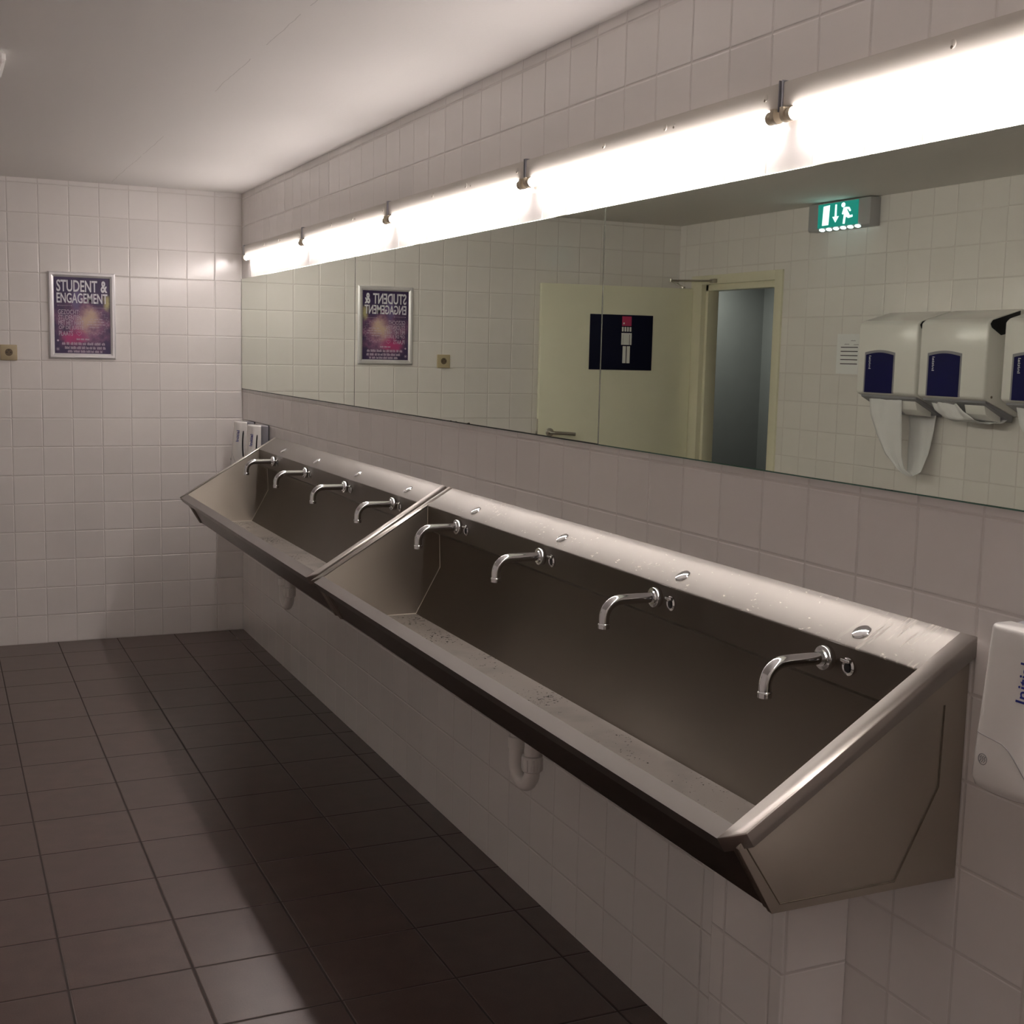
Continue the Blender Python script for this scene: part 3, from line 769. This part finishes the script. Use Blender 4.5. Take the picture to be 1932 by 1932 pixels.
so = empty('wall_socket', (-1.206, 0, 1.54), 'cream square wall socket left of the framed poster', 'socket')
MB().box(-1.247, -1.165, -.012, -.0005, 1.499, 1.579, bev=.004, seg=3).build('cover_plate', m_cream, so)
s_ = MB(); s_.lathe((-1.206, -.0118, 1.540), (0, -1, 0), [(0, .0215), (.0012, .0215), (.0012, .0195), (-.0012, .019)], 28); s_.build('socket_ring', m_cream, so)
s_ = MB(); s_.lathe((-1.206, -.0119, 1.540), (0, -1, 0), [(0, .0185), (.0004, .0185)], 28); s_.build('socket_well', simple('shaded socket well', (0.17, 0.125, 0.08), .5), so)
s_ = MB()
for dx in (-.0095, .0095): s_.lathe((-1.206+dx, -.0122, 1.540), (0, -1, 0), [(0, .0026), (.0005, .0026)], 10)
s_.lathe((-1.206, -.0122, 1.551), (0, -1, 0), [(0, .0024), (.006, .0024)], 10); s_.build('contact', m_dark, so)

# ceiling fitting cut by the left edge
cf = empty('ceiling_fitting', (-1.49, -2.86, 2.36), 'small white box fitting on the ceiling at the upper left edge', 'ceiling fitting')
MB().box(-1.64, -1.343, -3.0, -2.72, 2.385, H-.0005, bev=.012, seg=1).build('base', m_plastic, cf, smooth=0)
MB().box(-1.62, -1.358, -2.985, -2.735, 2.360, 2.386, bev=.010, seg=2).build('cover', m_plastic, cf)

# ------------------------------------------------------------------ exit sign on the opposite wall
xs = empty('exit_sign', (WX, -1.62, 2.28), 'lit green emergency exit sign with running man below the ceiling', 'exit sign')
fx_ = WX + .066
MB().prism([(WX+.0005, 2.277), (fx_-.006, 2.277), (fx_, 2.285), (fx_, 2.419), (WX+.0005, 2.419)], lambda u, v, t: (u, t, v), -1.880, -1.385, bev=.003).build('casing', simple('exit sign casing', (0.42, 0.42, 0.43), .4), xs)
ya_, yb_, za_, zb_ = -1.468, -1.790, 2.290, 2.413
MB().box(fx_, fx_+.0025, yb_, ya_, za_, zb_, bev=.0006).build('pictogram_panel', m_exitg, xs, smooth=0)
xp = fx_ + .0026
def ex_(f, g): return (ya_ + (yb_-ya_)*f, za_ + (zb_-za_)*g)
def poly(mb, pts):
    mb.prism([ex_(f, g) for f, g in pts], lambda u, v, t: (t, u, v), xp, xp+.0008); return mb
pm = MB()
poly(pm, [(.12, .10), (.28, .10), (.30, .93), (.14, .90)])
poly(pm, [(.435, .92), (.475, .92), (.478, .42), (.535, .42), (.455, .17), (.375, .42), (.432, .42)])
hc = ex_(.635, .86)
pm.prism([(hc[0]+.0155*math.cos(2*PI*k/16), hc[1]+.0125*math.sin(2*PI*k/16)) for k in range(16)], lambda u, v, t: (t, u, v), xp, xp+.0008)
poly(pm, [(.64, .74), (.70, .76), (.78, .48), (.72, .38), (.665, .42), (.645, .60)])     # trunk
poly(pm, [(.69, .765), (.785, .74), (.83, .585), (.80, .555), (.76, .66), (.70, .68)])   # rear arm
poly(pm, [(.645, .72), (.61, .50), (.63, .46), (.665, .50), (.69, .66)])                 # fore arm
poly(pm, [(.66, .45), (.64, .08), (.69, .07), (.705, .33), (.74, .40), (.72, .48)])      # standing leg
poly(pm, [(.72, .50), (.78, .50), (.80, .40), (.87, .41), (.875, .32), (.77, .29), (.70, .38)])  # rear leg
pm.build('pictogram', m_exitw, xs, smooth=0)
for k in range(6):
    yy = ya_ - .035 - k*.057
    l_ = MB(); mt = Matrix.Translation((fx_-.002, yy, 2.2795)) @ Matrix.Rotation(math.radians(-38), 4, 'Y') @ Matrix.Diagonal((.011, .022, .004, 1))
    bmesh.ops.create_icosphere(l_.bm, subdivisions=3, radius=1.0, matrix=mt); l_.build('lamp_lens', m_led, xs)

# ------------------------------------------------------------------ towel dispensers, towels, notice
def dispenser(y1, label):
    """y1 = side nearest the door"""
    y0 = y1 - .410; D = .212
    r = empty('towel_dispenser', (WX, (y0+y1)/2, 1.36), label, 'towel dispenser', 'white towel dispensers on the wall opposite')
    XZ = lambda u, v, t: (WX+u, t, v)
    MB().prism([(.0005, 1.362), (.0005, 1.840), (.030, 1.838), (.192, 1.792), (D, 1.775), (D, 1.444), (.192, 1.436), (.10, 1.400)], XZ, y0, y1, bev=.010, seg=3).build('cover', m_plastic, r)
    # lower mechanism: dark slot plate and white roll guide
    MB().prism([(.02, 1.340), (.02, 1.372), (.10, 1.398), (.185, 1.434), (.185, 1.424)], XZ, y0+.012, y1-.012).build('slot_plate', m_grey, r)
    MB().prism([(.06, 1.338), (.06, 1.376), (.165, 1.420), (.150, 1.372), (.11, 1.346)], XZ, y0+.04, y0+.16, bev=.004).build('roll_guide', m_plastic, r)
    # blue badge with arched head, grey surround, lettering
    def arch(w_, zb0, zt0, rise, n=10):
        a = -w_/2; pts = [(a, zb0), (a, zt0)]
        for k in range(1, n): f = k/n; pts.append((a+w_*f, zt0+rise*math.sin(PI*f)))
        return pts + [(-a, zt0), (-a, zb0)]
    yc = y1 - .162
    MB().prism(arch(.214, 1.446, 1.640, .012), lambda u, v, t: (t, yc+u, v), WX+D-.001, WX+D+.0008).build('badge_surround', m_grey, r, smooth=0)
    MB().prism(arch(.194, 1.446, 1.628, .012), lambda u, v, t: (t, yc+u, v), WX+D+.0005, WX+D+.0022).build('badge', m_blue, r, smooth=0)
    t = MB(); put_text(t, 'Initial', (WX+D+.0022, yc+.074, 1.560), (0, 0, 1), (0, -1, 0), .064, .014, .0005, .01); t.build('lettering', m_lightprint, r, smooth=0)
    for yy, s in ((y0, -1), (y1, 1)):
        MB().prism([(.030, 1.832), (.188, 1.786), (.200, 1.770), (.192, 1.754), (.135, 1.722), (.030, 1.745)], XZ, yy+s*.0002, yy+s*.0016).build('side_vent', m_dark, r, smooth=0)
    k_ = MB(); k_.lathe((WX+.165, y0, 1.452), (0, -1, 0), [(0, .006), (.001, .006)], 12); k_.build('lock', m_hinge, r)
    return r
dl = ['white towel dispenser beside the paper notice, with the longest towel loop', 'white towel dispenser in the middle of the three', 'white towel dispenser at the right edge of the mirror']
dd = dispenser(-2.022, dl[0]); dup(dd, (0, -.431, 0), dl[1]); dup(dd, (0, -.935, 0), dl[2])

def towel(secs, label, wr=.004, seed=1):
    rng = random.Random(seed); mb = MB(); rows = []
    # refine sections
    fine = []
    for i in range(len(secs)-1):
        for k in range(4):
            f = k/4; fine.append(tuple(a+(b_-a)*f for a, b_ in zip(secs[i], secs[i+1])))
    fine.append(secs[-1])
    ph = rng.uniform(0, 6)
    for i, (x, ya, yb, z) in enumerate(fine):
        row = []
        for k in range(13):
            f = k/12
            row.append(Vector((x + wr*math.sin(f*9+ph+i*.15) + wr*.6*math.sin(f*21+i*.5), ya+(yb-ya)*f, z + wr*.4*math.sin(f*7+i))))
        rows.append(row)
    mb.grid(rows)
    o = mb.build('paper_towel', m_towel, smooth=80)
    md = o.modifiers.new('thickness', 'SOLIDIFY'); md.thickness = .0008
    tag(o, label, 'paper towel', 'towel loops below the dispensers'); return o
Q = lambda v: -.012 - v
towel([(Q(2.645), -2.068, -2.306, 1.430), (Q(2.647), -2.085, -2.306, 1.34), (Q(2.655), -2.13, -2.304, 1.24), (Q(2.665), -2.19, -2.302, 1.15), (Q(2.68), -2.262, -2.308, 1.085),
       (Q(2.70), -2.295, -2.345, 1.052), (Q(2.735), -2.27, -2.365, 1.075), (Q(2.76), -2.24, -2.378, 1.16), (Q(2.775), -2.22, -2.390, 1.27), (Q(2.782), -2.20, -2.398, 1.352)],
      'long white towel loop hanging to a twisted point beside the paper notice', .003, 2)
towel([(Q(2.645), -2.488, -2.640, 1.428), (Q(2.65), -2.515, -2.70, 1.385), (Q(2.665), -2.56, -2.76, 1.345), (Q(2.70), -2.60, -2.82, 1.332), (Q(2.745), -2.60, -2.835, 1.337), (Q(2.785), -2.58, -2.84, 1.354)],
      'short sagging white towel loop under the middle dispenser', .006, 5)
towel([(Q(2.645), -3.005, -3.26, 1.430), (Q(2.65), -3.03, -3.26, 1.34), (Q(2.66), -3.07, -3.258, 1.27), (Q(2.69), -3.10, -3.27, 1.225), (Q(2.73), -3.10, -3.28, 1.25), (Q(2.775), -3.09, -3.30, 1.33)],
      'white towel hanging under the dispenser at the right edge', .004, 9)
nt_ = empty('paper_notice', (WX, -1.70, 1.63), 'white paper notice with bold black lines beside the towel dispensers', 'notice')
MB().box(WX+.0005, WX+.0013, -1.806, -1.600, 1.528, 1.736).build('sheet', m_paper, nt_, smooth=0)
t = MB()
for k in range(5):
    z = 1.667 - k*.0215; t.box(WX+.0013, WX+.0017, -1.768, -1.632, z-.0022, z+.0022)
t.build('bold_print', m_black, nt_, smooth=0)
t = MB(); rng = random.Random(8)
for z, y in ((1.702, -1.71), (1.683, -1.66), (1.681, -1.735)):
    for k in range(5):
        y_ = y - k*.008; t.box(WX+.0013, WX+.0016, y_-.005, y_, z-.0025, z+.0025*rng.uniform(.3, 1.2))
t.build('faint_print', m_greyprint, nt_, smooth=0)

# ------------------------------------------------------------------ world, camera, colour
wd = bpy.data.worlds.new('world'); S.world = wd; wd.use_nodes = True
wd.node_tree.nodes['Background'].inputs[0].default_value = (0, 0, 0, 1); wd.node_tree.nodes['Background'].inputs[1].default_value = 0
cam = bpy.data.cameras.new('camera'); co = bpy.data.objects.new('camera', cam); COL.objects.link(co)
cr = Vector((0.9094, -0.4153, 0.0232)).normalized(); cu_ = Vector((0.0309, 0.1231, 0.9919)); cu_ = (cu_ - cr*cu_.dot(cr)).normalized(); cw = cr.cross(cu_)
mt = Matrix.Identity(4)
for i in range(3): mt[i][0] = cr[i]; mt[i][1] = cu_[i]; mt[i][2] = cw[i]
mt.translation = Vector((-1.5586, -7.0104, 1.5917)); co.matrix_world = mt
cam.sensor_width = 36; cam.lens = 36*2370.89/1932; cam.clip_start = .05
S.camera = co
S.view_settings.view_transform = 'Standard'; S.view_settings.look = 'None'; S.view_settings.gamma = 1.0; S.view_settings.exposure = 0.98; S.view_settings.use_curve_mapping = False
S.cycles.use_denoising = True
S.cycles.max_bounces = 24; S.cycles.diffuse_bounces = 18; S.cycles.glossy_bounces = 8
S.cycles.sample_clamp_indirect = 40.0; S.cycles.blur_glossy = 0.3
bpy.context.view_layer.update()
